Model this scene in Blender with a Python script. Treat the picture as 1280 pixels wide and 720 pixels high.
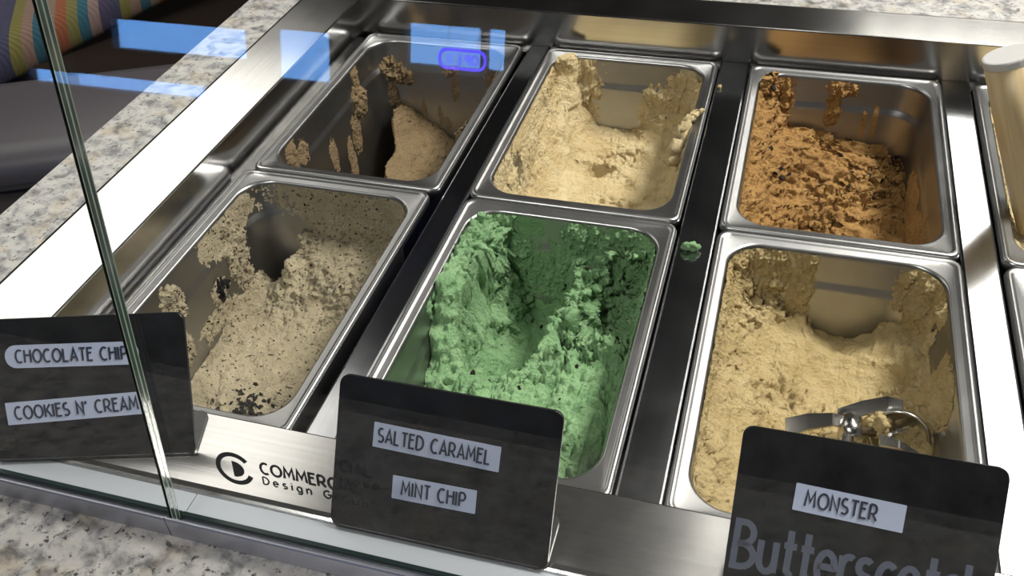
import bpy, bmesh, math, random
import numpy as np
from mathutils import Vector, Matrix
R = math.radians
scene = bpy.context.scene
for o in list(bpy.data.objects):
    bpy.data.objects.remove(o)
col = scene.collection

# ------------------------------------------------------------------ camera
cam_d = bpy.data.cameras.new('camera')
cam_d.sensor_width = 36.0
cam_d.lens = 36.0 * 1155.29 / 1280.0
cam_d.clip_start = 0.01
cam = bpy.data.objects.new('camera', cam_d)
cam.location = (0.2643, -0.5918, 0.4440)
cam.rotation_euler = (R(49.1404), R(2.8611), R(16.1119))
col.objects.link(cam)
scene.camera = cam

# ------------------------------------------------------------------ world (the daylight outside the shop windows)
world = bpy.data.worlds.new('daylight')
scene.world = world
world.use_nodes = True
bg = world.node_tree.nodes['Background']
bg.inputs['Color'].default_value = (0.17, 0.43, 1.0, 1)
bg.inputs['Strength'].default_value = 10.0

# ------------------------------------------------------------------ ceiling lamps of the shop, plus one added fill
def area(name, loc, sx, sy, power, color=(1, 0.95, 0.88)):
    l = bpy.data.lights.new(name, 'AREA')
    l.shape = 'RECTANGLE'; l.size = sx; l.size_y = sy
    l.energy = power; l.color = color
    o = bpy.data.objects.new(name, l)
    o.location = loc
    col.objects.link(o)
    return o
area('overhead_area_light', (-2.35, 1.95, 1.985), 1.0, 3.1, 21)
area('overhead_area_light', (-1.30, 0.95, 1.985), 0.6, 1.0, 3)
area('ceiling_strip_light', (0.30, 1.0, 1.985), 0.07, 1.2, 0.75)
for lx in (0.72, 0.90, 1.08, 1.26, 1.44):
    area('ceiling_tube_light', (lx, 2.5, 1.985), 0.07, 3.8, 6.5)
area('overhead_area_light', (1.38, 0.62, 1.985), 0.6, 0.7, 78, (1, 0.96, 0.90))
area('overhead_area_light', (-0.5, -1.7, 1.985), 0.6, 0.6, 23, (1, 0.97, 0.93))  # unseen fill, added to brighten the front granite and ice cream

# ------------------------------------------------------------------ view
vs = scene.view_settings
vs.view_transform = 'Standard'; vs.look = 'None'; vs.gamma = 1.0; vs.use_curve_mapping = False
vs.exposure = 0.52

# ================================================================== helpers
def tag(o, label=None, cat=None, group=None, kind=None):
    if label: o['label'] = label
    if cat: o['category'] = cat
    if group: o['group'] = group
    if kind: o['kind'] = kind
    return o

def link(name, me, mat=None, parent=None, loc=None, rot=None, smooth=False):
    o = bpy.data.objects.new(name, me)
    col.objects.link(o)
    if mat is not None and not me.materials:
        me.materials.append(mat)
    if smooth:
        me.polygons.foreach_set('use_smooth', [True] * len(me.polygons))
    if parent: o.parent = parent
    if loc is not None: o.location = loc
    if rot is not None: o.rotation_euler = rot
    return o

def empty(name, loc=(0, 0, 0), rot=(0, 0, 0)):
    o = bpy.data.objects.new(name, None)
    o.empty_display_size = 0.02
    o.location = loc; o.rotation_euler = rot
    col.objects.link(o)
    return o

def mesh(name, vs_, fs):
    me = bpy.data.meshes.new(name)
    me.from_pydata([tuple(v) for v in vs_], [], [tuple(f) for f in fs])
    me.update()
    return me

def bm_mesh(name, bm):
    me = bpy.data.meshes.new(name)
    bmesh.ops.recalc_face_normals(bm, faces=bm.faces)
    bm.to_mesh(me); bm.free()
    return me

def add_box(bm, x0, x1, y0, y1, z0, z1, bev=0, seg=2):
    v = [bm.verts.new(p) for p in ((x0, y0, z0), (x1, y0, z0), (x1, y1, z0), (x0, y1, z0),
                                   (x0, y0, z1), (x1, y0, z1), (x1, y1, z1), (x0, y1, z1))]
    fs = [bm.faces.new([v[i] for i in f]) for f in
          ((0, 3, 2, 1), (4, 5, 6, 7), (0, 1, 5, 4), (1, 2, 6, 5), (2, 3, 7, 6), (3, 0, 4, 7))]
    if bev:
        es = list({e for f in fs for e in f.edges})
        bmesh.ops.bevel(bm, geom=es, offset=bev, segments=seg, affect='EDGES', profile=0.5)

def box(name, b, mat, parent=None, bev=0, seg=2, smooth=False, **kw):
    bm = bmesh.new(); add_box(bm, *b, bev=bev, seg=seg)
    return link(name, bm_mesh(name, bm), mat, parent, smooth=smooth, **kw)

def rr(hx, hy, r, n=8, cx=0, cy=0):
    """points of a rounded rectangle, counter-clockwise"""
    pts = []
    for k, (sx, sy) in enumerate(((1, 1), (-1, 1), (-1, -1), (1, -1))):
        for i in range(n + 1):
            a = (k + i / n) * math.pi / 2
            pts.append((cx + sx * (hx - r) + r * math.cos(a), cy + sy * (hy - r) + r * math.sin(a)))
    return pts

def loft(loops, cap_end=True, cap_start=False):
    n = len(loops[0]); v = [p for l in loops for p in l]; f = []
    for k in range(len(loops) - 1):
        for i in range(n):
            j = (i + 1) % n
            f.append((k * n + i, k * n + j, (k + 1) * n + j, (k + 1) * n + i))
    if cap_end: f.append(tuple((len(loops) - 1) * n + i for i in range(n)))
    if cap_start: f.append(tuple(reversed(range(n))))
    return v, f

def extrude_poly(name, pts, z0, z1, mat, parent=None, bev=0, seg=2):
    bm = bmesh.new()
    b = [bm.verts.new((x, y, z0)) for x, y in pts]; t = [bm.verts.new((x, y, z1)) for x, y in pts]
    bm.faces.new(list(reversed(b))); top = bm.faces.new(t)
    n = len(pts)
    for i in range(n): bm.faces.new((b[i], b[(i + 1) % n], t[(i + 1) % n], t[i]))
    if bev:
        bmesh.ops.bevel(bm, geom=list(top.edges), offset=bev, segments=seg, affect='EDGES', profile=0.5)
    return link(name, bm_mesh(name, bm), mat, parent)

def profile_x(name, prof, x0, x1, mat, parent=None, closed=True, smooth=False):
    """(y, z) profile swept along x"""
    n = len(prof)
    v = [(x0, y, z) for y, z in prof] + [(x1, y, z) for y, z in prof]
    f = [(i, (i + 1) % n, n + (i + 1) % n, n + i) for i in range(n if closed else n - 1)]
    if closed: f += [tuple(range(n)), tuple(reversed(range(n, 2 * n)))]
    bm = bmesh.new(); me = mesh(name, v, f); bm.from_mesh(me); bpy.data.meshes.remove(me)
    return link(name, bm_mesh(name, bm), mat, parent, smooth=smooth)

def profile_y(name, prof, y0, y1, mat, parent=None):
    n = len(prof)
    v = [(x, y0, z) for x, z in prof] + [(x, y1, z) for x, z in prof]
    f = [(i, (i + 1) % n, n + (i + 1) % n, n + i) for i in range(n)] + [tuple(range(n)), tuple(reversed(range(n, 2 * n)))]
    bm = bmesh.new(); me = mesh(name, v, f); bm.from_mesh(me); bpy.data.meshes.remove(me)
    return link(name, bm_mesh(name, bm), mat, parent)

def tube(bm, pts, rads, seg=12, cap=True):
    pts = [Vector(p) for p in pts]; rings = []
    up = None
    for i, p in enumerate(pts):
        d = (pts[min(i + 1, len(pts) - 1)] - pts[max(i - 1, 0)]).normalized()
        if up is None:
            up = d.orthogonal().normalized()
        else:
            up = (up - d * up.dot(d)).normalized()
        s = d.cross(up)
        r = rads[i] if hasattr(rads, '__len__') else rads
        rings.append([bm.verts.new(p + (up * math.cos(a) + s * math.sin(a)) * r)
                      for a in (2 * math.pi * k / seg for k in range(seg))])
    for k in range(len(rings) - 1):
        for i in range(seg):
            j = (i + 1) % seg
            bm.faces.new((rings[k][i], rings[k][j], rings[k + 1][j], rings[k + 1][i]))
    if cap:
        bm.faces.new(list(reversed(rings[0]))); bm.faces.new(rings[-1])

# ================================================================== materials
def mat(name):
    m = bpy.data.materials.new(name); m.use_nodes = True
    nt = m.node_tree
    return m, nt, nt.nodes['Principled BSDF']

def N(nt, kind, **kw):
    n = nt.nodes.new(kind)
    for k, v in kw.items():
        if k in n.inputs: n.inputs[k].default_value = v
        else: setattr(n, k, v)
    return n

def ramp(nt, src, stops, interp='LINEAR'):
    r = nt.nodes.new('ShaderNodeValToRGB'); r.color_ramp.interpolation = interp
    e = r.color_ramp.elements
    while len(e) < len(stops): e.new(0.5)
    for el, (p, c) in zip(e, stops):
        el.position = p; el.color = (*c, 1) if len(c) == 3 else c
    nt.links.new(src, r.inputs[0])
    return r.outputs[0]

def noise(nt, scale, detail=4, rough=0.55, vec=None, stretch=None, dist=0):
    tc = nt.nodes.new('ShaderNodeTexCoord'); src = tc.outputs['Object']
    if stretch:
        mp = nt.nodes.new('ShaderNodeMapping'); mp.inputs['Scale'].default_value = stretch
        nt.links.new(src, mp.inputs[0]); src = mp.outputs[0]
    n = N(nt, 'ShaderNodeTexNoise', Scale=scale, Detail=detail, Roughness=rough, Distortion=dist)
    nt.links.new(src, n.inputs['Vector'])
    return n.outputs['Fac']

def plain(name, c, rough=0.5, metal=0, spec=0.5, emit=None, es=0):
    m, nt, b = mat(name)
    b.inputs['Base Color'].default_value = (*c, 1); b.inputs['Roughness'].default_value = rough
    b.inputs['Metallic'].default_value = metal; b.inputs['Specular IOR Level'].default_value = spec
    if emit:
        b.inputs['Emission Color'].default_value = (*emit, 1); b.inputs['Emission Strength'].default_value = es
    return m

def steel(name, c=(0.60, 0.595, 0.585), r0=0.10, r1=0.22, stretch=(6, 300, 300), bump=0.03, scale=1.0):
    m, nt, b = mat(name)
    b.inputs['Metallic'].default_value = 1
    f = noise(nt, scale, 5, 0.65, stretch=stretch)
    c0 = tuple(x * 0.88 for x in c)
    nt.links.new(ramp(nt, f, [(0.3, c0), (0.7, c)]), b.inputs['Base Color'])
    mr = N(nt, 'ShaderNodeMapRange'); mr.inputs['To Min'].default_value = r0; mr.inputs['To Max'].default_value = r1
    f2 = noise(nt, 18, 4, 0.6)
    nt.links.new(f2, mr.inputs['Value']); nt.links.new(mr.outputs[0], b.inputs['Roughness'])
    bp = N(nt, 'ShaderNodeBump', Strength=bump, Distance=0.001)
    nt.links.new(f, bp.inputs['Height']); nt.links.new(bp.outputs[0], b.inputs['Normal'])
    return m

M = {}
M['steel_x'] = steel('brushed_steel_lengthwise', r0=0.13, r1=0.23, stretch=(5, 280, 280))
M['steel_y'] = steel('brushed_steel_crosswise', stretch=(280, 5, 280))
M['pan'] = steel('pan_steel', (0.38, 0.38, 0.38), 0.26, 0.40, (40, 40, 40), 0.02)
M['bar'] = steel('divider_steel', (0.50, 0.51, 0.53), 0.09, 0.20, (220, 6, 220), 0.012)
M['dark_steel'] = plain('well_interior_steel', (0.10, 0.10, 0.10), 0.4, 1)
M['scoop_steel'] = plain('scoop_steel', (0.46, 0.45, 0.43), 0.22, 1)
M['alu'] = plain('anodised_aluminium', (0.42, 0.43, 0.50), 0.36, 0.85)
M['alu_in'] = plain('aluminium_base', (0.46, 0.49, 0.53), 0.42, 0.6)
M['refraction_band'] = plain('green_black_refraction_band', (0.006, 0.014, 0.012), 0.25)  # dark green refraction at the glass foot, put into a colour
M['ink'] = plain('black_ink', (0.012, 0.011, 0.012), 0.45)
M['navy_ink'] = plain('navy_ink', (0.012, 0.016, 0.035), 0.5)
M['chip'] = plain('dark_chocolate', (0.014, 0.009, 0.007), 0.75, spec=0.2)
M['crumb'] = plain('black_cookie_crumb', (0.012, 0.010, 0.009), 0.85, spec=0.2)

def glass_mat(name, tint):
    m = bpy.data.materials.new(name); m.use_nodes = True; nt = m.node_tree
    for n in list(nt.nodes):
        if n.type == 'BSDF_PRINCIPLED': nt.nodes.remove(n)
    out = nt.nodes['Material Output']
    g = nt.nodes.new('ShaderNodeNewGeometry')
    d = N(nt, 'ShaderNodeVectorMath', operation='DOT_PRODUCT')
    nt.links.new(g.outputs['Normal'], d.inputs[0]); nt.links.new(g.outputs['Incoming'], d.inputs[1])
    ab = N(nt, 'ShaderNodeMath', operation='ABSOLUTE'); nt.links.new(d.outputs['Value'], ab.inputs[0])
    om = N(nt, 'ShaderNodeMath', operation='SUBTRACT'); om.inputs[0].default_value = 1; nt.links.new(ab.outputs[0], om.inputs[1])
    pw = N(nt, 'ShaderNodeMath', operation='POWER'); nt.links.new(om.outputs[0], pw.inputs[0]); pw.inputs[1].default_value = 5
    ma = N(nt, 'ShaderNodeMath', operation='MULTIPLY_ADD'); nt.links.new(pw.outputs[0], ma.inputs[0])
    ma.inputs[1].default_value = 0.97; ma.inputs[2].default_value = 0.03
    tr = nt.nodes.new('ShaderNodeBsdfTransparent'); tr.inputs[0].default_value = (*tint, 1)
    gl = nt.nodes.new('ShaderNodeBsdfGlossy'); gl.inputs['Roughness'].default_value = 0.0
    mx = nt.nodes.new('ShaderNodeMixShader')
    nt.links.new(ma.outputs[0], mx.inputs[0]); nt.links.new(tr.outputs[0], mx.inputs[1]); nt.links.new(gl.outputs[0], mx.inputs[2])
    nt.links.new(mx.outputs[0], out.inputs['Surface'])
    return m
M['glass'] = glass_mat('clear_sheet_glass', (0.985, 0.995, 0.99))
M['glass_arris'] = plain('ground_glass_arris', (0.20, 0.23, 0.20), 0.35)
M['glass_edge'] = plain('green_glass_edge', (0.030, 0.048, 0.042), 0.12, 0.0, 0.8)

def granite():
    m, nt, b = mat('speckled_granite')
    def mul(x, y):
        mu = N(nt, 'ShaderNodeMixRGB', blend_type='MULTIPLY'); mu.inputs[0].default_value = 1
        nt.links.new(x, mu.inputs[1]); nt.links.new(y, mu.inputs[2]); return mu.outputs[0]
    a = noise(nt, 75, 5, 0.62, dist=0.3)
    base = ramp(nt, a, [(0.34, (0.11, 0.11, 0.115)), (0.43, (0.23, 0.228, 0.225)), (0.52, (0.37, 0.362, 0.345)), (0.66, (0.46, 0.445, 0.42))])
    warm = ramp(nt, noise(nt, 40, 3, 0.5), [(0.52, (1, 1, 1)), (0.66, (0.95, 0.86, 0.74))])
    f1 = ramp(nt, noise(nt, 210, 3, 0.6), [(0.33, (0.10, 0.10, 0.10)), (0.40, (1, 1, 1))])
    f2 = ramp(nt, noise(nt, 120, 3, 0.65, dist=0.6), [(0.31, (0.22, 0.215, 0.21)), (0.39, (1, 1, 1))])
    nt.links.new(mul(mul(mul(base, warm), f1), f2), b.inputs['Base Color'])
    b.inputs['Roughness'].default_value = 0.28
    return m
M['granite'] = granite()

def board_mat():
    m, nt, b = mat('black_chalkboard')
    f = noise(nt, 55, 5, 0.6)
    nt.links.new(ramp(nt, f, [(0.3, (0.007, 0.007, 0.008)), (0.75, (0.013, 0.0135, 0.015))]), b.inputs['Base Color'])
    nt.links.new(ramp(nt, f, [(0.3, (0.30,) * 3), (0.75, (0.45,) * 3)]), b.inputs['Roughness'])
    b.inputs['Specular IOR Level'].default_value = 0.25
    return m
M['board'] = board_mat()
M['board_foot'] = plain('black_sign_foot', (0.03, 0.03, 0.032), 0.3)
M['label'] = plain('white_label_tape', (0.36, 0.40, 0.52), 0.3)
M['chalk'] = plain('grey_chalk_marker', (0.060, 0.068, 0.100), 0.7)

def ice(name, c_hi, c_lo, speck=None, bump=1.0, bscale=420):
    m, nt, b = mat(name)
    f = noise(nt, 38, 6, 0.6)
    base = ramp(nt, f, [(0.32, c_lo), (0.62, c_hi)])
    if speck:
        n2 = noise(nt, speck[0], 3, 0.55)
        mk = ramp(nt, n2, [(speck[1] - 0.03, (0, 0, 0)), (speck[1], (1, 1, 1))])
        mx = N(nt, 'ShaderNodeMixRGB'); nt.links.new(mk, mx.inputs[0]); nt.links.new(base, mx.inputs[1])
        mx.inputs[2].default_value = (*speck[2], 1); base = mx.outputs[0]
    nt.links.new(base, b.inputs['Base Color'])
    b.inputs['Roughness'].default_value = 0.55
    b.inputs['Specular IOR Level'].default_value = 0.35
    n3 = noise(nt, bscale, 5, 0.7)
    bp = N(nt, 'ShaderNodeBump', Strength=bump, Distance=0.005)
    nt.links.new(n3, bp.inputs['Height']); nt.links.new(bp.outputs[0], b.inputs['Normal'])
    return m
M['ice_choc'] = ice('tan_caramel_ice_cream', (0.34, 0.242, 0.13), (0.25, 0.17, 0.084))
M['ice_cook'] = ice('cookies_and_cream_ice_cream', (0.63, 0.54, 0.36), (0.46, 0.385, 0.25), (330, 0.655, (0.05, 0.04, 0.03)))
M['ice_car'] = ice('pale_caramel_ice_cream', (0.88, 0.73, 0.43), (0.74, 0.56, 0.28))
M['ice_mint'] = ice('mint_ice_cream', (0.40, 0.65, 0.33), (0.27, 0.50, 0.23))
M['ice_mon'] = ice('orange_peanut_ice_cream', (0.56, 0.32, 0.105), (0.42, 0.22, 0.065), (260, 0.70, (0.12, 0.05, 0.02)))
M['ice_but'] = ice('butterscotch_ice_cream', (0.74, 0.58, 0.30), (0.58, 0.43, 0.19))

# ================================================================== the room
M['floor'] = plain('dark_brown_floor', (0.012, 0.011, 0.012), 0.6)
M['wall'] = plain('warm_grey_wall', (0.13, 0.115, 0.10), 0.8)
M['wall_dark'] = plain('dark_front_wall', (0.035, 0.032, 0.035), 0.8)
M['ceiling'] = plain('grey_ceiling', (0.20, 0.205, 0.215), 0.9)
RX0, RX1, RY0, RY1, RZ0, RZ1 = -5.2, 4.0, -4.5, 5.2, -0.9, 2.0
def struct(name, b, m):
    return tag(box(name, b, m), kind='structure')
struct('floor', (RX0, RX1, RY0, RY1, RZ0 - 0.1, RZ0), M['floor'])
struct('ceiling', (RX0, RX1, RY0, RY1, RZ1, RZ1 + 0.1), M['ceiling'])
struct('wall_left', (RX0 - 0.1, RX0, RY0, RY1, RZ0, RZ1), M['wall'])
struct('wall_right', (RX1, RX1 + 0.1, RY0, RY1, RZ0, RZ1), M['wall'])
struct('wall_back', (RX0, RX1, RY1, RY1 + 0.1, RZ0, RZ1), M['wall'])
# street wall behind the customer, with its windows
wins = [(-1.58, -1.035, -0.375, -0.155), (-2.33, -1.99, -0.52, -0.242),
        (-3.35, -2.48, -0.44, -0.262), (-3.95, -2.75, -0.68, -0.585)]
xs = sorted({RX0, RX1, *[w[0] for w in wins], *[w[1] for w in wins]})
zs = sorted({RZ0, RZ1, *[w[2] for w in wins], *[w[3] for w in wins]})
bm = bmesh.new()
for i in range(len(xs) - 1):
    for k in range(len(zs) - 1):
        cx, cz = (xs[i] + xs[i + 1]) / 2, (zs[k] + zs[k + 1]) / 2
        if any(w[0] < cx < w[1] and w[2] < cz < w[3] for w in wins): continue
        add_box(bm, xs[i], xs[i + 1], RY0 - 0.1, RY0, zs[k], zs[k + 1])
tag(link('wall_front', bm_mesh('wall_front', bm), M['wall_dark']), kind='structure')
M['frame'] = plain('dark_window_frame', (0.02, 0.02, 0.025), 0.5)
for n, (a, b, c, d) in enumerate(wins):
    w = tag(empty('window_%d' % (n + 1), ((a + b) / 2, RY0 - 0.05, c)), kind='structure')
    hw, h = (b - a) / 2, d - c
    for nm, q in (('frame_rail', (-hw, hw, -0.03, 0.03, 0, 0.008)), ('frame_rail', (-hw, hw, -0.03, 0.03, h - 0.008, h)),
                  ('frame_stile', (-hw, -hw + 0.012, -0.03, 0.03, 0.008, h - 0.008)), ('frame_stile', (hw - 0.012, hw, -0.03, 0.03, 0.008, h - 0.008))):
        box(nm, q, M['frame'], w)
    if n == 0:
        box('mullion', (0.135, 0.165, -0.03, 0.03, 0.008, h - 0.008), M['frame'], w)
    box('pane', (-hw + 0.012, hw - 0.012, -0.004, 0.004, 0.008, h - 0.008), M['glass'], w)

# ------------------------------------------------------------------ stroke lettering
def arc(cx, cy, rx, ry, a0, a1, n=14):
    return [(cx + rx * math.cos(R(a0 + (a1 - a0) * i / n)), cy + ry * math.sin(R(a0 + (a1 - a0) * i / n))) for i in range(n + 1)]
G = {  # glyph: advance, strokes; cap height 1
 'A': (0.66, [[(0, 0), (0.30, 1), (0.60, 0)], [(0.10, 0.30), (0.50, 0.30)]]),
 'C': (0.66, [arc(0.34, 0.5, 0.34, 0.5, 55, 305)]),
 'D': (0.66, [[(0, 0), (0, 1)], [(0, 1)] + arc(0.14, 0.5, 0.46, 0.5, 90, -90) + [(0, 0)]]),
 'E': (0.50, [[(0.44, 1), (0, 1), (0, 0), (0.44, 0)], [(0, 0.62), (0.36, 0.62)]]),
 'G': (0.74, [arc(0.36, 0.5, 0.36, 0.5, 50, 360) + [(0.42, 0.5)]]),
 'H': (0.62, [[(0, 0), (0, 1)], [(0.54, 0), (0.54, 0.58)], [(0, 0.58), (0.54, 0.58)], [(0.54, 0.58), (0.54, 1)]]),
 'I': (0.12, [[(0, 0), (0, 1)]]),
 'K': (0.58, [[(0, 0), (0, 1)], [(0.50, 1), (0.02, 0.42)], [(0.16, 0.58), (0.54, 0)]]),
 'L': (0.50, [[(0, 1), (0, 0), (0.42, 0)]]),
 'M': (0.80, [[(0, 0), (0.08, 1), (0.36, 0.30), (0.64, 1), (0.72, 0)]]),
 'N': (0.62, [[(0, 0), (0, 1), (0.54, 0), (0.54, 1)]]),
 'O': (0.80, [arc(0.37, 0.5, 0.37, 0.5, 0, 360, 24)]),
 'P': (0.58, [[(0, 0), (0, 1)], [(0, 1), (0.24, 1)] + arc(0.24, 0.72, 0.26, 0.28, 90, -90) + [(0, 0.44)]]),
 'R': (0.62, [[(0, 0), (0, 1)], [(0, 1), (0.22, 1)] + arc(0.22, 0.70, 0.26, 0.30, 90, -90) + [(0, 0.40)], [(0.22, 0.40), (0.54, 0)]]),
 'S': (0.54, [arc(0.24, 0.74, 0.22, 0.26, 50, 270, 10) + arc(0.24, 0.24, 0.24, 0.24, 90, -140, 10)]),
 'T': (0.56, [[(0, 1), (0.52, 1)], [(0.26, 1), (0.26, 0)]]),
 "'": (0.20, [[(0.06, 1), (0.02, 0.76)]]),
 ' ': (0.36, []),
 'e': (0.60, [[(0.02, 0.36), (0.48, 0.36)] + arc(0.25, 0.34, 0.24, 0.34, 5, 310)]),
 's': (0.50, [arc(0.2, 0.51, 0.18, 0.17, 40, 270, 8) + arc(0.2, 0.17, 0.2, 0.17, 90, -140, 8)]),
 'i': (0.16, [[(0.03, 0), (0.03, 0.68)], [(0.03, 0.90), (0.03, 0.96)]]),
 'g': (0.60, [arc(0.24, 0.34, 0.24, 0.34, 0, 360), [(0.48, 0.68), (0.48, -0.1)] + arc(0.25, -0.1, 0.23, 0.2, 0, -150, 8)]),
 'n': (0.58, [[(0, 0), (0, 0.68)], [(0, 0.42)] + arc(0.22, 0.42, 0.22, 0.26, 180, 0, 8) + [(0.44, 0)]]),
 'r': (0.38, [[(0, 0), (0, 0.68)], [(0, 0.42)] + arc(0.2, 0.42, 0.2, 0.26, 180, 60, 6)]),
 'o': (0.60, [arc(0.25, 0.34, 0.25, 0.34, 0, 360)]),
 'u': (0.58, [[(0, 0.68), (0, 0.26)] + arc(0.22, 0.26, 0.22, 0.26, 180, 360, 8) + [(0.44, 0.68)], [(0.44, 0.3), (0.44, 0)]]),
 'p': (0.60, [[(0, 0.68), (0, -0.3)], arc(0.25, 0.34, 0.25, 0.34, 0, 360)]),
 't': (0.42, [[(0.16, 1), (0.16, 0.1), (0.3, 0.0)], [(0, 0.66), (0.36, 0.66)]]),
 'c': (0.52, [arc(0.25, 0.34, 0.25, 0.34, 50, 310)]),
 'h': (0.58, [[(0, 0), (0, 1)], [(0, 0.42)] + arc(0.22, 0.42, 0.22, 0.26, 180, 0, 8) + [(0.44, 0)]]),
 'B': (0.66, [[(0, 0), (0, 1), (0.2, 1)] + arc(0.2, 0.76, 0.28, 0.24, 90, -90, 8) + [(0.05, 0.52), (0.2, 0.52)] + arc(0.2, 0.26, 0.36, 0.26, 90, -90, 8) + [(0, 0)]]),
}
def text_width(s, gap): return sum(G[c][0] + gap for c in s) - gap
def ribbons(strokes, w, dz=0.00015):
    """flat pen strokes as thin raised ribbons in the local xy plane"""
    bm = bmesh.new()
    dz0_ = dz
    for si, st in enumerate(strokes):
        dz = dz0_ + 0.00002 * (si % 12)
        pts = [Vector((x, y)) for x, y in st]
        closed = (pts[0] - pts[-1]).length < 1e-6 and len(pts) > 3
        if closed: pts = pts[:-1]
        L, Rr = [], []
        n = len(pts)
        for i in range(n):
            if closed: a, b = pts[i - 1], pts[(i + 1) % n]
            else: a, b = pts[max(i - 1, 0)], pts[min(i + 1, n - 1)]
            d1 = (pts[i] - a); d2 = (b - pts[i])
            if d1.length < 1e-9: d1 = d2
            if d2.length < 1e-9: d2 = d1
            d1 = d1.normalized(); d2 = d2.normalized()
            t = d1 + d2
            t = d1 if t.length < 0.2 else t.normalized()
            nn = Vector((-t.y, t.x)); k = 1 / max(0.45, nn.dot(Vector((-d1.y, d1.x))))
            L.append(pts[i] + nn * w / 2 * k); Rr.append(pts[i] - nn * w / 2 * k)
        tv = [(bm.verts.new((l.x, l.y, dz)), bm.verts.new((r.x, r.y, dz))) for l, r in zip(L, Rr)]
        bv = [(bm.verts.new((l.x, l.y, 0)), bm.verts.new((r.x, r.y, 0))) for l, r in zip(L, Rr)]
        for i in range(n if closed else n - 1):
            j = (i + 1) % n
            bm.faces.new((tv[i][0], tv[i][1], tv[j][1], tv[j][0]))
            bm.faces.new((bv[i][0], bv[j][0], bv[j][1], bv[i][1]))
            bm.faces.new((tv[i][0], tv[j][0], bv[j][0], bv[i][0]))
            bm.faces.new((tv[i][1], bv[i][1], bv[j][1], tv[j][1]))
        if not closed:
            bm.faces.new((tv[0][0], bv[0][0], bv[0][1], tv[0][1]))
            bm.faces.new((tv[-1][0], tv[-1][1], bv[-1][1], bv[-1][0]))
    return bm
def lettering(name, s, x, y, h, width, pen, m, parent, z=0, gap=0.16, slant=0):
    """text from (x, y), cap height h, fitted to the given width"""
    sx = width / (text_width(s, gap))
    out = []; cx = 0
    for c in s:
        adv, sts = G[c]
        for st in sts: out.append([(x + (cx + px) * sx + slant * py * h, y + py * h) for px, py in st])
        cx += adv + gap
    bm = ribbons(out, pen)
    me = bpy.data.meshes.new(name); bm.to_mesh(me); bm.free()
    o = link(name, me, m, parent); o.location = (0, 0, z)
    return o

# neon sign hung in the street window (faces the street)
M['neon'] = plain('violet_neon', (0.05, 0.03, 0.3), 0.4, emit=(0.08, 0.05, 1.0), es=15)
M['neon_dark'] = plain('neon_backing', (0.01, 0.01, 0.015), 0.5)
ns = empty('neon_sign', (-1.25, RY0 + 0.03, -0.36))
tag(ns, 'violet neon sign in a rounded tube frame hung in the street window', 'neon sign')
bm = bmesh.new()
p = [(x, 0, z) for x, z in rr(0.12, 0.045, 0.04, 6, 0, 0.045)]
tube(bm, p + [p[0]], 0.008, 8, False)
link('border_tube', bm_mesh('border_tube', bm), M['neon'], ns)
for i, ch in enumerate('OPEN'):
    bm = bmesh.new()
    for st in G[ch][1]:
        tube(bm, [(-(-0.082 + i * 0.045 + px * 0.042), 0, 0.022 + py * 0.045) for px, py in st], 0.0048, 6)
    link('letter_tube', bm_mesh('letter_tube', bm), M['neon'], ns)
for sx in (-0.08, 0.08):
    bm = bmesh.new(); tube(bm, [(sx, 0, 0.088), (sx, -0.032, 0.21)], 0.0015, 6)
    link('hanging_wire', bm_mesh('hanging_wire', bm), M['neon_dark'], ns)

# ------------------------------------------------------------------ furniture across the room (seen past the counter's end)
def stripe_mat():
    m, nt, b = mat('striped_fabric')
    tc = nt.nodes.new('ShaderNodeTexCoord'); mp = nt.nodes.new('ShaderNodeMapping')
    mp.inputs['Rotation'].default_value = (0, 0, STRIPE_ROT)
    nt.links.new(tc.outputs['Object'], mp.inputs[0])
    sp = nt.nodes.new('ShaderNodeSeparateXYZ'); nt.links.new(mp.outputs[0], sp.inputs[0])
    mu = N(nt, 'ShaderNodeMath', operation='MULTIPLY'); nt.links.new(sp.outputs['X'], mu.inputs[0]); mu.inputs[1].default_value = 4.6
    fr = N(nt, 'ShaderNodeMath', operation='FRACT'); nt.links.new(mu.outputs[0], fr.inputs[0])
    cs = [(0.06, 0.06, 0.12), (0.22, 0.20, 0.05), (0.30, 0.19, 0.15), (0.03, 0.12, 0.17), (0.28, 0.20, 0.14), (0.34, 0.10, 0.04),
          (0.22, 0.20, 0.06), (0.03, 0.14, 0.20), (0.32, 0.22, 0.20), (0.08, 0.06, 0.13)]
    c = ramp(nt, fr.outputs[0], [(i / len(cs), tuple(0.62 * t for t in q)) for i, q in enumerate(cs)], 'CONSTANT')
    nt.links.new(c, b.inputs['Base Color']); b.inputs['Roughness'].default_value = 0.85
    wv = N(nt, 'ShaderNodeTexWave', Scale=30.0, Distortion=0.0); wv.bands_direction = 'Y'
    nt.links.new(mp.outputs[0], wv.inputs['Vector'])
    bp = N(nt, 'ShaderNodeBump', Strength=0.4, Distance=0.006); nt.links.new(wv.outputs['Fac'], bp.inputs['Height'])
    nt.links.new(bp.outputs[0], b.inputs['Normal'])
    return m
STRIPE_ROT = -0.75
M['stripe'] = stripe_mat()
M['vinyl'] = plain('grey_violet_vinyl', (0.075, 0.068, 0.078), 0.42)
M['vinyl_side'] = plain('brown_grey_vinyl', (0.09, 0.075, 0.066), 0.5)
M['piping'] = plain('black_piping', (0.015, 0.014, 0.016), 0.4)
M['wood_dark'] = plain('dark_wood', (0.03, 0.02, 0.015), 0.5)
be = empty('bench', (-1.66, 1.33, RZ0))
tag(be, 'upholstered bench with multicoloured striped fabric beside the grey ottoman', 'bench')
bm = bmesh.new(); add_box(bm, -0.34, 0.34, -0.42, 0.9, 0.0, 0.12, bev=0.05, seg=4)
cu = link('cushion', bm_mesh('cushion', bm), M['stripe'], be, smooth=True)
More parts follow.
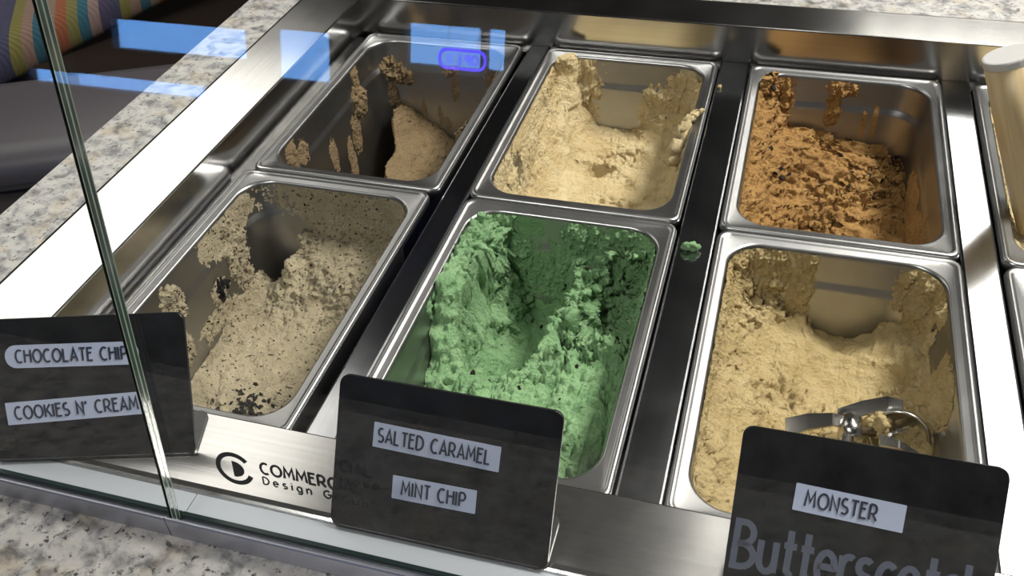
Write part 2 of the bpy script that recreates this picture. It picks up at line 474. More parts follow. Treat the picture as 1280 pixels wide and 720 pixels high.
cu.location = (0, 0, 0.42); cu.rotation_euler = (0, R(12), R(-14))
box('plinth', (-0.30, 0.26, -0.36, 0.84, 0.0, 0.40), M['wood_dark'], be, bev=0.01)
ot = empty('ottoman', (-1.10, 0.725, RZ0), (0, 0, R(25)))
tag(ot, 'grey vinyl ottoman with dark piping beside the granite counter end', 'ottoman')
lo = [[(x, y, z) for x, y in rr(hx, hy, r, 8)] for hx, hy, r, z in
      ((0.37, 0.16, 0.10, 0.02), (0.38, 0.17, 0.11, 0.05), (0.38, 0.17, 0.11, 0.38))]
v, f = loft(lo, False, True); link('side', mesh('side', v, f), M['vinyl_side'], ot)
lo = [[(x, y, z) for x, y in rr(hx, hy, r, 8)] for hx, hy, r, z in
      ((0.38, 0.17, 0.11, 0.38), (0.385, 0.175, 0.11, 0.41), (0.375, 0.165, 0.105, 0.437), (0.33, 0.12, 0.08, 0.450))]
v, f = loft(lo); link('seat', mesh('seat', v, f), M['vinyl'], ot, smooth=True)
bm = bmesh.new(); p = [(x, y, 0.384) for x, y in rr(0.386, 0.176, 0.112, 8)]; tube(bm, p + [p[0]], 0.006, 6, False)
link('piping', bm_mesh('piping', bm), M['piping'], ot)
for sx in (-1, 1):
    for sy in (-1, 1):
        bm = bmesh.new(); tube(bm, [(sx * 0.26, sy * 0.10, 0), (sx * 0.26, sy * 0.10, 0.03)], 0.02, 10)
        link('foot', bm_mesh('foot', bm), M['piping'], ot)

# ================================================================== counter
WX0, WX1, WY0, WY1 = -0.182, 0.98, -0.293, 0.282      # inside of the cabinet well
H = 0.036                                             # steel ledge
SX0, SY0, SY1, SX1 = -0.247, -0.3465, 0.340, 1.05     # outside of the steel frame
GZ = 0.033
ct = empty('granite_countertop', (0, 0, GZ))
tag(ct, 'speckled grey and cream granite countertop surrounding the steel cabinet', 'countertop')
for nm, x0, x1, y0, y1 in (('front_slab', -0.305, 1.4, -0.52, SY0 - 0.0005), ('back_slab', -0.305, 1.4, SY1 + 0.001, 0.80),
                           ('end_slab', -0.305, SX0 - 0.001, SY0 - 0.0005, SY1 + 0.001), ('end_slab', SX1 + 0.001, 1.4, SY0 - 0.0005, SY1 + 0.001)):
    bm = bmesh.new(); add_box(bm, x0, x1, y0, y1, -0.03, 0)
    link(nm, bm_mesh(nm, bm), M['granite'], ct)
M['panel'] = plain('dark_counter_panel', (0.03, 0.028, 0.028), 0.5)
cb = empty('counter_base', (0, 0, RZ0)); tag(cb, 'dark counter base below the granite top', 'counter')
hz = GZ - 0.03 - RZ0
box('front_panel', (-0.28, 1.36, -0.50, -0.475, 0, hz), M['panel'], cb)
box('back_panel', (-0.28, 1.36, 0.72, 0.75, 0, hz), M['panel'], cb)
box('end_panel', (-0.28, -0.255, -0.475, 0.72, 0, hz), M['panel'], cb)
box('end_panel', (1.33, 1.36, -0.475, 0.72, 0, hz), M['panel'], cb)

cab = empty('ice_cream_cabinet', (0, 0, -0.30))
tag(cab, 'stainless steel drop-in ice cream cabinet with raised flat rim', 'cabinet')
def rel(o): o.location.z += 0.30; return o
LZ = -0.0072   # support lip
def ledge_profile(inner, outer):
    """(across, z) section: outer rolled edge, flat top, inner folded edge and well wall"""
    s = 1 if outer > inner else -1
    o = outer
    return [(o, GZ + 0.0002), (o - s * 0.0008, GZ + 0.0016), (o - s * 0.0022, H - 0.0006), (o - s * 0.0050, H), (inner + s * 0.0012, H),
            (inner + s * 0.0003, H - 0.0004), (inner, H - 0.0014), (inner, LZ), (inner - s * 0.008, LZ), (inner - s * 0.008, LZ - 0.0015),
            (inner + s * 0.001, LZ - 0.0015), (inner + s * 0.0015, H - 0.003), (o - s * 0.004, H - 0.0025)]
rel(profile_x('front_ledge', ledge_profile(WY0, SY0), SX0, SX1, M['steel_x'], cab))
rel(profile_x('back_ledge', ledge_profile(WY1, SY1), SX0, SX1, M['steel_x'], cab))
rel(profile_y('side_ledge', ledge_profile(WX0, SX0), WY0 - 0.0012, WY1 + 0.0012, M['steel_y'], cab))
rel(profile_y('side_ledge', ledge_profile(WX1, SX1), WY0 - 0.0012, WY1 + 0.0012, M['steel_y'], cab))
lw = box('well_liner', (WX0 + 0.001, WX1 - 0.001, WY0 + 0.001, WY1 - 0.001, -0.30, -0.295), M['dark_steel'], cab); rel(lw)
for q in ((WX0 - 0.002, WX0, WY0, WY1), (WX1, WX1 + 0.002, WY0, WY1), (WX0, WX1, WY0 - 0.002, WY0), (WX0, WX1, WY1, WY1 + 0.002)):
    rel(box('well_wall', (*q, -0.295, LZ - 0.002), M['dark_steel'], cab))

# ------------------------------------------------------------------ divider bars
def divider_mesh(w):
    pr = [(-w / 2, -0.0072), (-w / 2, -0.0050), (-w / 2 + 0.0010, -0.0034), (-w / 2 + 0.0022, -0.0030), (w / 2 - 0.0022, -0.0030),
          (w / 2 - 0.0010, -0.0034), (w / 2, -0.0050), (w / 2, -0.0072), (w / 2 - 0.0012, -0.0072), (w / 2 - 0.0014, -0.0060),
          (-w / 2 + 0.0014, -0.0060), (-w / 2 + 0.0012, -0.0072)]
    return pr
bars = [(0.0085, 0.0305, 'dark steel divider bar between the tan and pale caramel tubs'),
        (0.2085, 0.2375, 'steel divider bar dotted with a dropped mint crumb'),
        (0.4148, 0.4415, 'bright reflecting steel divider bar beside the tan scoop handle'),
        (0.6195, 0.6445, 'steel divider bar beyond the scoop handle tub')]
for x0, x1, lab in bars:
    o = profile_y('divider_bar', divider_mesh(x1 - x0), WY0 + 0.0005, WY1 - 0.0005, M['bar'])
    o.location.x = (x0 + x1) / 2
    tag(o, lab, 'divider bar')

# ------------------------------------------------------------------ pans
PHX, PHY, PD = 0.088, 0.1365, 0.150
prof = [(.0872, .1357, .0085, -.0072), (.0880, .1365, .0090, -.0050), (.0879, .1364, .0090, -.0015), (.0872, .1357, .0085, .0002), (.0858, .1343, .0080, .0009),
        (.0843, .1328, .0075, .0006), (.0832, .1317, .0070, -.0002), (.0824, .1309, .0068, -.0006),
        (.0785, .1262, .0250, -.0006), (.0775, .1252, .0255, -.0011), (.0768, .1245, .0260, -.0024), (.0763, .1240, .0262, -.0050),
        (.0752, .1229, .0270, -.0260), (.0746, .1223, .0272, -.0280), (.0728, .1205, .0278, -.0315), (.0722, .1199, .0280, -.0340),
        (.0690, .1167, .0300, -.1330), (.0675, .1152, .0300, -.1420), (.0630, .1107, .0290, -.1485), (.0560, .1037, .0260, -.1500)]
v, f = loft([[(x, y, z) for x, y in rr(a, b, r, 9)] for a, b, r, z in prof])
pan_me = mesh('pan', v, f)
bm = bmesh.new(); bm.from_mesh(pan_me); bmesh.ops.recalc_face_normals(bm, faces=bm.faces); bm.to_mesh(pan_me); bm.free()
pan_me.materials.append(M['pan']); pan_me.polygons.foreach_set('use_smooth', [True] * len(pan_me.polygons))
PZ = [p[3] for p in prof[11:]]; PX = [p[0] for p in prof[11:]]; PR = [p[2] for p in prof[11:]]
def inner(z):
    z = np.clip(z, PZ[-1], PZ[0])
    hx = np.interp(-z, [-q for q in PZ], PX); r = np.interp(-z, [-q for q in PZ], PR)
    return hx, hx + 0.0477, r

PANS = {'choc': (-0.0835, 0.1375), 'cook': (-0.0875, -0.1375), 'car': (0.1193, 0.1375), 'mint': (0.1193, -0.1375),
        'mon': (0.3262, 0.1375), 'but': (0.3262, -0.1375), 'side': (0.5308, 0.1375), 'side_front': (0.5308, -0.1375)}
PLAB = {'choc': 'steel pan scraped almost empty, holding streaks of tan ice cream', 'cook': 'steel pan holding the cookies and cream ice cream with dark crumbs',
        'car': 'steel pan holding the pale caramel ice cream', 'mint': 'steel pan holding the green mint ice cream',
        'mon': 'steel pan holding the orange ice cream, its far wall bare', 'but': 'steel pan holding golden ice cream and a metal scoop',
        'side': 'steel pan with the thick tan scoop handle standing in it', 'side_front': 'steel pan beyond the bright divider bar, behind the handwritten sign'}
for k, (x, y) in PANS.items():
    o = bpy.data.objects.new('ice_cream_pan', pan_me); o.location = (x, y, 0); col.objects.link(o)
    tag(o, PLAB[k], 'pan', 'ice cream pans')

# ------------------------------------------------------------------ noise for the ice cream
def hash3(i, j, k, s):
    h = (i * 374761393 + j * 668265263 + k * 2147483647 + s * 974711) & 0xffffffff
    h = ((h ^ (h >> 13)) * 1274126177) & 0xffffffff
    h = ((h ^ (h >> 15)) * 2246822519) & 0xffffffff
    return ((h ^ (h >> 16)) & 0xffff) / 32767.5 - 1
def vnoise(P, s):
    I = np.floor(P).astype(np.int64); Fq = P - I; Fq = Fq * Fq * Fq * (Fq * (Fq * 6 - 15) + 10)
    out = 0
    for dx in (0, 1):
        wx = Fq[:, 0] if dx else 1 - Fq[:, 0]
        for dy in (0, 1):
            wy = Fq[:, 1] if dy else 1 - Fq[:, 1]
            for dz in (0, 1):
                wz = Fq[:, 2] if dz else 1 - Fq[:, 2]
                out = out + wx * wy * wz * hash3(I[:, 0] + dx, I[:, 1] + dy, I[:, 2] + dz, s)
    return out
def fbm(P, scale, octv=4, gain=0.55, seed=0, billow=False):
    a, t, o = 1.0, 0.0, 0
    for k in range(octv):
        q = vnoise(P * scale * (2.03 ** k) + 17.3 * k, seed + k)
        o = o + a * ((np.abs(q) * 2 - 0.8) if billow else q); t += a; a *= gain
    return o / t
def sstep(a, b, x):
    t = np.clip((x - a) / (b - a), 0, 1); return t * t * (3 - 2 * t)
def rr_bound(dx, dy, hx, hy, r):
    """distance from the centre to a rounded rectangle's edge along unit direction (dx, dy)"""
    ax, ay = np.abs(dx) + 1e-9, np.abs(dy) + 1e-9
    t = np.minimum(hx / ax, hy / ay)
    px, py = ax * t, ay * t
    cx, cy = hx - r, hy - r
    corner = (px > cx) & (py > cy)
    b = ax * cx + ay * cy; c = cx * cx + cy * cy - r * r
    t2 = b + np.sqrt(np.maximum(b * b - c, 0))
    return np.where(corner, t2, t)

def ice_cream(key, name, m, hfun, blobs, label, seed, rough=0.0016, lump=0.003, smoothmask=None, stretch=(1, 1, 1), wall_t=0.0035, coat_noise=0.75):
    NX, NY = 220, 270
    a, b = np.meshgrid(np.linspace(-1, 1, NX), np.linspace(-1, 1, NY), indexing='ij')
    a = np.sin(a * math.pi / 2 * 0.85) / math.sin(math.pi / 2 * 0.85); b = np.sin(b * math.pi / 2 * 0.85) / math.sin(math.pi / 2 * 0.85)
    hx0, hy0 = 0.0752, 0.1229
    X, Y = (a * hx0).ravel(), (b * hy0).ravel()
    d = np.hypot(X, Y) + 1e-9; dx, dy = X / d, Y / d
    kk = rr_bound(dx, dy, hx0, hy0, 0.027) / np.minimum(hx0 / (np.abs(dx) + 1e-9), hy0 / (np.abs(dy) + 1e-9))
    X, Y = X * kk, Y * kk
    Z = hfun(X, Y)
    P = np.stack([X, Y, Z], 1)
    g = P.reshape(NX, NY, 3)
    du = np.gradient(g, axis=0); dv = np.gradient(g, axis=1)
    nrm = np.cross(du, dv).reshape(-1, 3); nrm /= np.linalg.norm(nrm, axis=1, keepdims=True) + 1e-12
    Ps = P * np.array(stretch)
    sm = 1.0 if smoothmask is None else smoothmask(X, Y)
    sm = sm * (0.42 + 0.58 * sstep(-0.22, 0.22, fbm(P, 30, 2, 0.5, seed + 77)))
    disp = 1.6 * lump * fbm(Ps, 60, 3, 0.55, seed) + 2.6 * rough * sm * fbm(Ps, 130, 3, 0.6, seed + 11, True) + 0.9 * rough * (0.25 + 0.75 * sm) * fbm(Ps, 380, 2, 0.7, seed + 5, True)
    P = P + nrm * disp[:, None]
    P[:, 0] += 0.0028 * sm * fbm(Ps, 240, 2, 0.5, seed + 21); P[:, 1] += 0.0028 * sm * fbm(Ps, 240, 2, 0.5, seed + 31)
    # keep inside the pan and close to its wall at the border
    P[:, 2] = np.clip(P[:, 2], -0.1496, 0.004)
    hx, hy, r = inner(P[:, 2])
    d = np.hypot(P[:, 0], P[:, 1]) + 1e-9; bd = rr_bound(P[:, 0] / d, P[:, 1] / d, hx - 0.0003, hy - 0.0003, r)
    edge = np.zeros((NX, NY), bool); edge[0, :] = edge[-1, :] = edge[:, 0] = edge[:, -1] = True
    edge = edge.ravel()
    s = np.where(edge, 1.0, np.minimum(1, bd / d)); s = np.where(edge, bd / d, s)
    P[:, 0] *= s; P[:, 1] *= s
    idx = np.arange(NX * NY).reshape(NX, NY)
    F = np.stack([idx[:-1, :-1], idx[1:, :-1], idx[1:, 1:], idx[:-1, 1:]], -1).reshape(-1, 4)
    zmin = P[:, 2][F].max(1) > -0.1488
    F = F[zmin]
    # coat left on the walls
    per = rr(0.0752, 0.1229, 0.027, 14); per = np.array(per + [per[0]])
    seg = np.hypot(*np.diff(per, axis=0).T); cs = np.concatenate([[0], np.cumsum(seg)])
    NS, NT = 900, 170
    ss = np.linspace(0, cs[-1], NS, endpoint=False)
    ux, uy = np.interp(ss, cs, per[:, 0]), np.interp(ss, cs, per[:, 1])
    zt = np.linspace(-0.003, -0.146, NT)
    UX, ZZ = np.meshgrid(ux, zt, indexing='ij'); UY, _ = np.meshgrid(uy, zt, indexing='ij')
    UX, UY, ZZ = UX.ravel(), UY.ravel(), ZZ.ravel()
    hx, hy, r = inner(ZZ); d = np.hypot(UX, UY); bd = rr_bound(UX / d, UY / d, hx, hy, r)
    W = np.stack([UX / d * bd, UY / d * bd, ZZ], 1)
    mk = np.full(len(W), -1.0); tk = np.full(len(W), wall_t)
    for bb in blobs:
        bx, by, bz, rx, ry, rz = bb[:6]; th = bb[6] if len(bb) > 6 else wall_t
        q = 1 - ((W[:, 0] - bx) / rx) ** 2 - ((W[:, 1] - by) / ry) ** 2 - ((W[:, 2] - bz) / rz) ** 2
        q = np.clip(q, -1, 1); up = q > mk; mk = np.where(up, q, mk); tk = np.where(up, th, tk)
    on = mk > -0.6
    Wn = W[on]
    nz = 0.45 * fbm(Wn * np.array([1, 1, 0.55]), 95, 3, 0.6, seed + 41) + 0.75 * fbm(Wn * np.array([1, 1, 0.5]), 260, 4, 0.7, seed + 42)
    T = np.full(len(W), -0.001)
    T[on] = tk[on] * sstep(0.001, -0.012, Wn[:, 2]) * (np.minimum(mk[on], 0.5) * 1.0 + coat_noise * 1.5 * nz) + 0.0016 * np.minimum(1, tk[on] / 0.003) * fbm(Wn, 420, 3, 0.65, seed + 43, True)
    T = np.where(mk <= -0.6, -0.001, T)
    inw = np.stack([np.where(np.abs(W[:, 0]) > hx - r * 0.6, -np.sign(W[:, 0]), 0), np.where(np.abs(W[:, 1]) > hy - r * 0.6, -np.sign(W[:, 1]), 0), np.zeros(len(W))], 1)
    inw += np.stack([-UX / d * 0.25, -UY / d * 0.25, np.full(len(W), 0.1)], 1)
    inw /= np.linalg.norm(inw, axis=1, keepdims=True)
    V2 = W + inw * np.maximum(T, 0.00015)[:, None]
    idx = np.arange(NS * NT).reshape(NS, NT); nx = np.roll(idx, -1, 0)
    F2 = np.stack([idx[:, :-1], idx[:, 1:], nx[:, 1:], nx[:, :-1]], -1).reshape(-1, 4)
    F2 = F2[(T[F2] > 0.0).sum(1) >= 2]
    V = np.concatenate([P, V2]); FF = np.concatenate([F, F2 + len(P)])
    used = np.unique(FF); remap = np.full(len(V), -1); remap[used] = np.arange(len(used))
    V = V[used]; FF = remap[FF]
    me = bpy.data.meshes.new(name)
    me.vertices.add(len(V)); me.vertices.foreach_set('co', V.astype(np.float32).ravel())
    me.loops.add(len(FF) * 4); me.loops.foreach_set('vertex_index', FF.astype(np.int32).ravel())
    me.polygons.add(len(FF)); me.polygons.foreach_set('loop_start', np.arange(0, len(FF) * 4, 4, dtype=np.int32))
    me.polygons.foreach_set('loop_total', np.full(len(FF), 4, np.int32))
    me.update(calc_edges=True); me.validate()
    o = link(name, me, m, smooth=True)
    x, y = PANS[key]; o.location = (x, y, 0)
    tag(o, label, 'ice cream', 'tubs of ice cream')
    return o, P, V2, T

def ell(X, Y, cx, cy, cz, rx, ry, rz, rot=0, pw=1):
    """underside of an ellipsoid scoop; +inf outside"""
    c, s = math.cos(rot), math.sin(rot)
    u = ((X - cx) * c + (Y - cy) * s) / rx; w = (-(X - cx) * s + (Y - cy) * c) / ry
    q = 1 - (u * u + w * w) ** pw
    return np.where(q > 0, cz - rz * np.sqrt(np.maximum(q, 0)), 9.0)

# flakes: a few shapes of chip shared by all copies
rnd = random.Random(5)
def flake_mesh(name, seed, m, flat=0.5):
    r = random.Random(seed); bm = bmesh.new()
    bmesh.ops.create_icosphere(bm, subdivisions=1, radius=1)
    for q in bm.verts:
        k = r.uniform(0.65, 1.15); q.co = Vector((q.co.x * k, q.co.y * k * r.uniform(0.6, 1), q.co.z * k * flat))
    me = bm_mesh(name, bm); me.materials.append(m); return me
chip_me = [flake_mesh('chocolate_chip', i, M['chip']) for i in range(4)]
crumb_me = [flake_mesh('cookie_crumb', 20 + i, M['crumb'], 0.8) for i in range(4)]
def flakes(parent, name, meshes, pts, smin, smax):
    for p in pts:
        o = bpy.data.objects.new(name, rnd.choice(meshes)); col.objects.link(o)
        o.parent = parent; o.location = tuple(p)
        s = rnd.uniform(smin, smax); o.scale = (s, s * rnd.uniform(0.5, 1), s)
        o.rotation_euler = (rnd.uniform(-1, 1), rnd.uniform(-1, 1), rnd.uniform(0, 6.3))
def surf_pts(P, xy):
    out = []
    for x, y in xy:
        i = np.argmin((P[:, 0] - x) ** 2 + (P[:, 1] - y) ** 2); out.append(P[i])
    return out

# --- tan ice cream, almost gone
def h_choc(X, Y):
    h = -0.062 - 0.75 * np.maximum(X + 0.062, 0) - 0.10 * (0.12 - Y)
    h = np.maximum(h, -0.122)
    cut = sstep(-0.0605, -0.056, X - 0.23 * np.maximum(0.12 - Y, 0) + 0.003 * np.sin(Y * 90))
    return np.where(cut > 0, h * cut + -0.156 * (1 - cut), -0.156)
ice_cream('choc', 'tan_ice_cream', M['ice_choc'], h_choc,
    [(-.073, .060, -.010, .02, .007, .018, .004), (-.073, .055, -.040, .02, .014, .020, .008), (-.073, .034, -.068, .02, .010, .022, .003), (-.073, .015, -.090, .02, .008, .03, .002),
     (-.073, -.088, -.014, .02, .010, .018, .004), (-.073, -.070, -.024, .02, .010, .012, .003), (-.073, -.02, -.06, .02, .008, .02, .0015), (-.073, .0, -.115, .02, .02, .02, .002),
     (-.060, .12, -.030, .014, .02, .012, .010), (-.048, .12, -.040, .014, .02, .010, .007), (-.060, .12, -.062, .006, .02, .018, .003),
     (.007, .12, -.030, .009, .02, .006, .006), (.011, .12, -.046, .003, .02, .02, .0015), (.015, .12, -.040, .003, .02, .02, .0015),
     (-.027, .12, -.083, .003, .02, .018, .0012), (-.008, .12, -.085, .003, .02, .016, .0012), (.0, .12, -.094, .004, .02, .008, .001),
     (.072, .075, -.006, .02, .018, .012, .007), (.072, .044, -.012, .02, .012, .012, .006), (.073, .098, -.012, .02, .016, .016, .006), (.072, -.027, -.010, .02, .020, .016, .012), (.072, -.076, -.008, .02, .020, .010, .004),
     (.06, .115, -.03, .012, .02, .022, .004)],
    'tan ice cream scraped nearly to the bottom, clinging in streaks to the pan walls', 3, rough=0.0014, lump=0.002, stretch=(0.7, 0.7, 1.6))

# --- cookies and cream
def h_cook(X, Y):
    h = -0.092 + 0.042 * sstep(0.035, 0.12, Y) * sstep(-0.062, -0.035, X) - 0.012 * sstep(-0.03, -0.09, Y)
    h = h + 0.020 * sstep(0.035, 0.07, X) * sstep(0.0, 0.1, Y) + 0.016 * sstep(-0.05, -0.072, X) * sstep(0.0, 0.06, Y)
    h = np.minimum(h, ell(X, Y, -0.058, 0.105, 0.0, 0.026, 0.032, 0.112, 0.3))
    h = np.minimum(h, ell(X, Y, 0.030, 0.020, -0.02, 0.060, 0.055, 0.078))
    return h
ck, P, V2, T = ice_cream('cook', 'cookies_and_cream_ice_cream', M['ice_cook'], h_cook,
    [(.015, .12, -.010, .075, .03, .035, .0012), (.03, .12, -.035, .05, .03, .03, .0026), (-.073, .072, -.035, .02, .018, .045, .005), (-.073, .088, -.012, .02, .022, .018, .0015),
     (-.073, -.017, -.024, .02, .014, .020, .007), (-.073, .035, -.055, .02, .014, .012, .002), (-.073, .020, -.075, .02, .03, .012, .002), (-.073, -.03, -.062, .02, .014, .02, .004), (-.073, .05, -.01, .02, .02, .02, .0008),
     (.073, .06, -.02, .02, .07, .03, .003)],
    'cream coloured cookies and cream ice cream flecked with black crumbs', 8, rough=0.0020, lump=0.0035,
    smoothmask=lambda X, Y: 0.35 + 0.65 * sstep(0.03, 0.07, Y))
q = [(rnd.uniform(-.064, .062), rnd.uniform(-.06, .114)) for _ in range(90)]
flakes(ck, 'cookie_crumb', crumb_me, surf_pts(P, q), 0.0005, 0.0014)
q = [(rnd.gauss(-.010, .012), rnd.gauss(-.050, .010)) for _ in range(85)] + [(rnd.gauss(.022, .008), rnd.gauss(-.045, .008)) for _ in range(16)] + [(rnd.gauss(.035, .006), rnd.gauss(.03, .004)) for _ in range(12)]
flakes(ck, 'cookie_crumb', crumb_me, surf_pts(P, q), 0.0014, 0.0036)
ok = np.where((T > 0.0003) & (V2[:, 0] < 0.06))[0]
flakes(ck, 'cookie_crumb', crumb_me, [V2[rnd.choice(ok)] for _ in range(70)], 0.0005, 0.0015)
cl = [V2[i] for i in ok if abs(V2[i][1] - .040) < .010 and V2[i][0] < -.05 and -.062 < V2[i][2] < -.03] or [V2[ok[0]]]
flakes(ck, 'cookie_crumb', crumb_me, [Vector(rnd.choice(cl)) for _ in range(26)], 0.0018, 0.0042)

# --- pale caramel
def h_car(X, Y):
    h = -0.088 + 0.012 * sstep(0.05, 0.12, Y)
    h = h + 0.055 * sstep(-0.035, -0.074, X) * sstep(-0.09, 0.06, Y) + 0.022 * sstep(0.045, 0.074, X)
    h = h + 0.045 * sstep(0.095, 0.122, Y) * sstep(-0.030, -0.055, X)
    h = h + 0.020 * sstep(0.085, 0.122, Y) * sstep(0.012, 0.04, X)
    h = np.minimum(h, ell(X, Y, -0.020, 0.055, -0.05, 0.030, 0.018, 0.055))
    h = h - 0.006 * np.exp(-((X + 0.018) ** 2 + (Y - 0.066) ** 2) / 0.00012)
    h = h + 0.004 * np.sin((Y + 0.35 * X) * 150) * sstep(-0.03, 0.03, X)
    return h
ca, P, V2, T = ice_cream('car', 'caramel_ice_cream', M['ice_car'], h_car,
    [(-.058, .12, -.035, .030, .03, .045, .006), (-.073, .09, -.03, .02, .05, .05, .005), (-.073, .03, -.03, .02, .06, .038, .003), (-.073, -.08, -.03, .02, .035, .05, .003), (-.073, -.03, -.075, .02, .05, .03, .004),
     (-.073, .0, -.012, .02, .05, .012, .0012), (.055, .12, -.050, .034, .03, .035, .005), (.060, .12, -.018, .022, .03, .010, .003), (.025, .12, -.055, .012, .03, .028, .004),
     (.073, .08, -.04, .02, .06, .04, .005), (.073, .0, -.05, .02, .08, .04, .004)],
    'pale caramel ice cream hollowed out, with a bare window of steel behind', 13, rough=0.0018, lump=0.0032, stretch=(0.8, 1.0, 1.2),
    smoothmask=lambda X, Y: 0.5 + 0.5 * sstep(-0.045, -0.01, X))
flakes(ca, 'chocolate_chip', chip_me, surf_pts(P, [(-.060, .088), (.042, .112), (-.052, -.02)]), 0.0018, 0.0026)

# --- mint
def h_mint(X, Y):
    h = -0.046 + 0.0 * X
    left = sstep(-0.030, -0.070, X) * sstep(-0.020, 0.030, Y)
    h = h + 0.046 * left
    h = h - 0.020 * sstep(-0.035, -0.070, X) * sstep(-0.02, -0.06, Y)
    h = h + 0.030 * sstep(0.085, 0.12, Y) * sstep(0.01, 0.05, X)
    h = np.minimum(h, ell(X, Y, -0.024, 0.062, 0.0, 0.035, 0.086, 0.112, -0.12, 1.5))
    h = np.minimum(h, ell(X, Y, 0.046, 0.072, -0.02, 0.030, 0.042, 0.058))
    h = h + 0.010 * np.exp(-((X - 0.050) ** 2 + (Y - 0.042) ** 2) / 0.00025)
    h = h + 0.016 * np.exp(-((X - 0.010) ** 2) / 0.00006 - ((Y - 0.118) ** 2) / 0.0003)
    return h
mi, P, V2, T = ice_cream('mint', 'mint_ice_cream', M['ice_mint'], h_mint,
    [(-.055, .12, -.025, .035, .03, .05, .006), (0, .12, -.055, .05, .03, .03, .004), (.012, .12, -.018, .016, .03, .03, .007), (.055, .12, -.030, .03, .03, .035, .006),
     (-.073, .09, -.02, .02, .05, .04, .005), (-.073, .045, -.022, .02, .04, .035, .004), (-.073, -.085, -.030, .02, .008, .008, .003), (-.038, .12, -.014, .02, .03, .018, .0012), (.073, .08, -.02, .02, .06, .04, .005), (.073, .0, -.03, .02, .08, .03, .003)],
    'green mint ice cream with dark chips and a deep scooped trough', 21, rough=0.0032, lump=0.0050,
    smoothmask=lambda X, Y: 1 - 0.5 * sstep(1.0, 0.55, ((X + 0.026) / 0.036) ** 2 + ((Y - 0.05) / 0.08) ** 2) + 1.3 * sstep(0.005, 0.02, X) * sstep(-0.01, 0.03, Y))
q = [(rnd.uniform(-.064, .062), rnd.uniform(-.10, .112)) for _ in range(46)] + [(rnd.uniform(.02, .062), rnd.uniform(.02, .11)) for _ in range(30)]
flakes(mi, 'chocolate_chip', chip_me, surf_pts(P, q), 0.0014, 0.0036)

# --- orange peanut ice cream
def h_mon(X, Y):
    h = -0.062 - 0.014 * (X / 0.07) - 0.010 * sstep(0.10, -0.05, Y)
    h = h + 0.040 * sstep(-0.045, -0.074, X) + 0.030 * sstep(0.09, 0.12, Y) * sstep(-0.04, -0.065, X)
    t = (Y * 1.0 + 0.25 * X + 0.010 * np.sin(X * 70)) * 52
    h = h + 0.0080 * (np.abs(((t % 1) + 1) % 1 - 0.0) ** 1.5 - 0.4) * sstep(-0.055, -0.02, X)
    h = h + 0.010 * np.exp(-((X + 0.022) ** 2 + (Y - 0.085) ** 2) / 0.0003)
    return h
mo, P, V2, T = ice_cream('mon', 'orange_ice_cream', M['ice_mon'], h_mon,
    [(-.062, .12, -.020, .020, .03, .04, .007), (-.073, .09, -.025, .02, .05, .04, .006), (-.073, .0, -.04, .02, .08, .035, .004), (.001, .12, -.010, .017, .03, .010, .009), (-.004, .12, -.030, .008, .03, .02, .006),
     (.026, .12, -.044, .0022, .03, .014, .0006), (.036, .12, -.040, .0022, .03, .018, .0006),
     (.073, .01, -.062, .02, .05, .025, .0018), (.073, -.06, -.05, .02, .04, .02, .0015)],
    'orange peanut coloured ice cream in rough shelves with dark chips', 34, rough=0.0030, lump=0.0042, stretch=(0.6, 1.1, 1.2))
q = [(-.060, .055), (-.058, .030), (-.052, .028), (-.046, .036), (-.050, .022), (-.064, .10), (.022, .070), (.01, .085), (.018, .050), (-.058, .06), (.036, .07), (-.03, .02), (-.044, .024), (-.036, .034)]
flakes(mo, 'chocolate_chip', chip_me, [p + np.array([0, 0, 0.0012]) for p in surf_pts(P, q)], 0.0026, 0.0050)

# --- golden ice cream with the scoop
def h_but(X, Y):
    h = -0.060 + 0.030 * sstep(-0.035, -0.074, X) + 0.016 * sstep(0.04, 0.074, X)
    h = h + 0.020 * sstep(0.08, 0.122, Y) * sstep(-0.02, -0.045, X) + 0.012 * sstep(-0.02, -0.07, Y)
    h = np.minimum(h, ell(X, Y, 0.015, 0.112, 0.01, 0.046, 0.060, 0.088))
    h = np.minimum(h, ell(X, Y, -0.048, 0.112, -0.005, 0.018, 0.020, 0.045))
    h = np.minimum(h, ell(X, Y, 0.020, 0.050, -0.01, 0.060, 0.060, 0.062))
    return h
bu, P, V2, T = ice_cream('but', 'golden_ice_cream', M['ice_but'], h_but,
    [(-.055, .12, -.014, .030, .03, .03, .006), (-.060, .12, -.03, .03, .03, .02, .007), (-.020, .12, -.030, .010, .03, .034, .004), (-.073, .07, -.02, .02, .06, .035, .005), (-.073, -.02, -.025, .02, .07, .035, .004), (.065, .12, -.025, .018, .03, .03, .007),
     (.073, .095, -.010, .02, .02, .014, .006), (.073, .10, -.045, .02, .03, .02, .005), (.073, .055, -.055, .02, .05, .018, .004), (.073, .02, -.03, .02, .03, .03, .004)],
    'golden butterscotch coloured ice cream with a smooth round hollow and metal scoop', 47, rough=0.0022, lump=0.0034,
    smoothmask=lambda X, Y: 1 - 0.7 * sstep(1.0, 0.5, ((X - 0.018) / 0.045) ** 2 + ((Y - 0.085) / 0.05) ** 2))

# --- beyond the bright bar
def h_side(X, Y):
    return -0.045 + 0.03 * sstep(-0.04, -0.074, X)
ice_cream('side', 'beige_ice_cream', M['ice_car'], h_side, [(-.073, .0, -.02, .02, .12, .03, .004)],
    'beige ice cream around the thick tan scoop handle', 55)

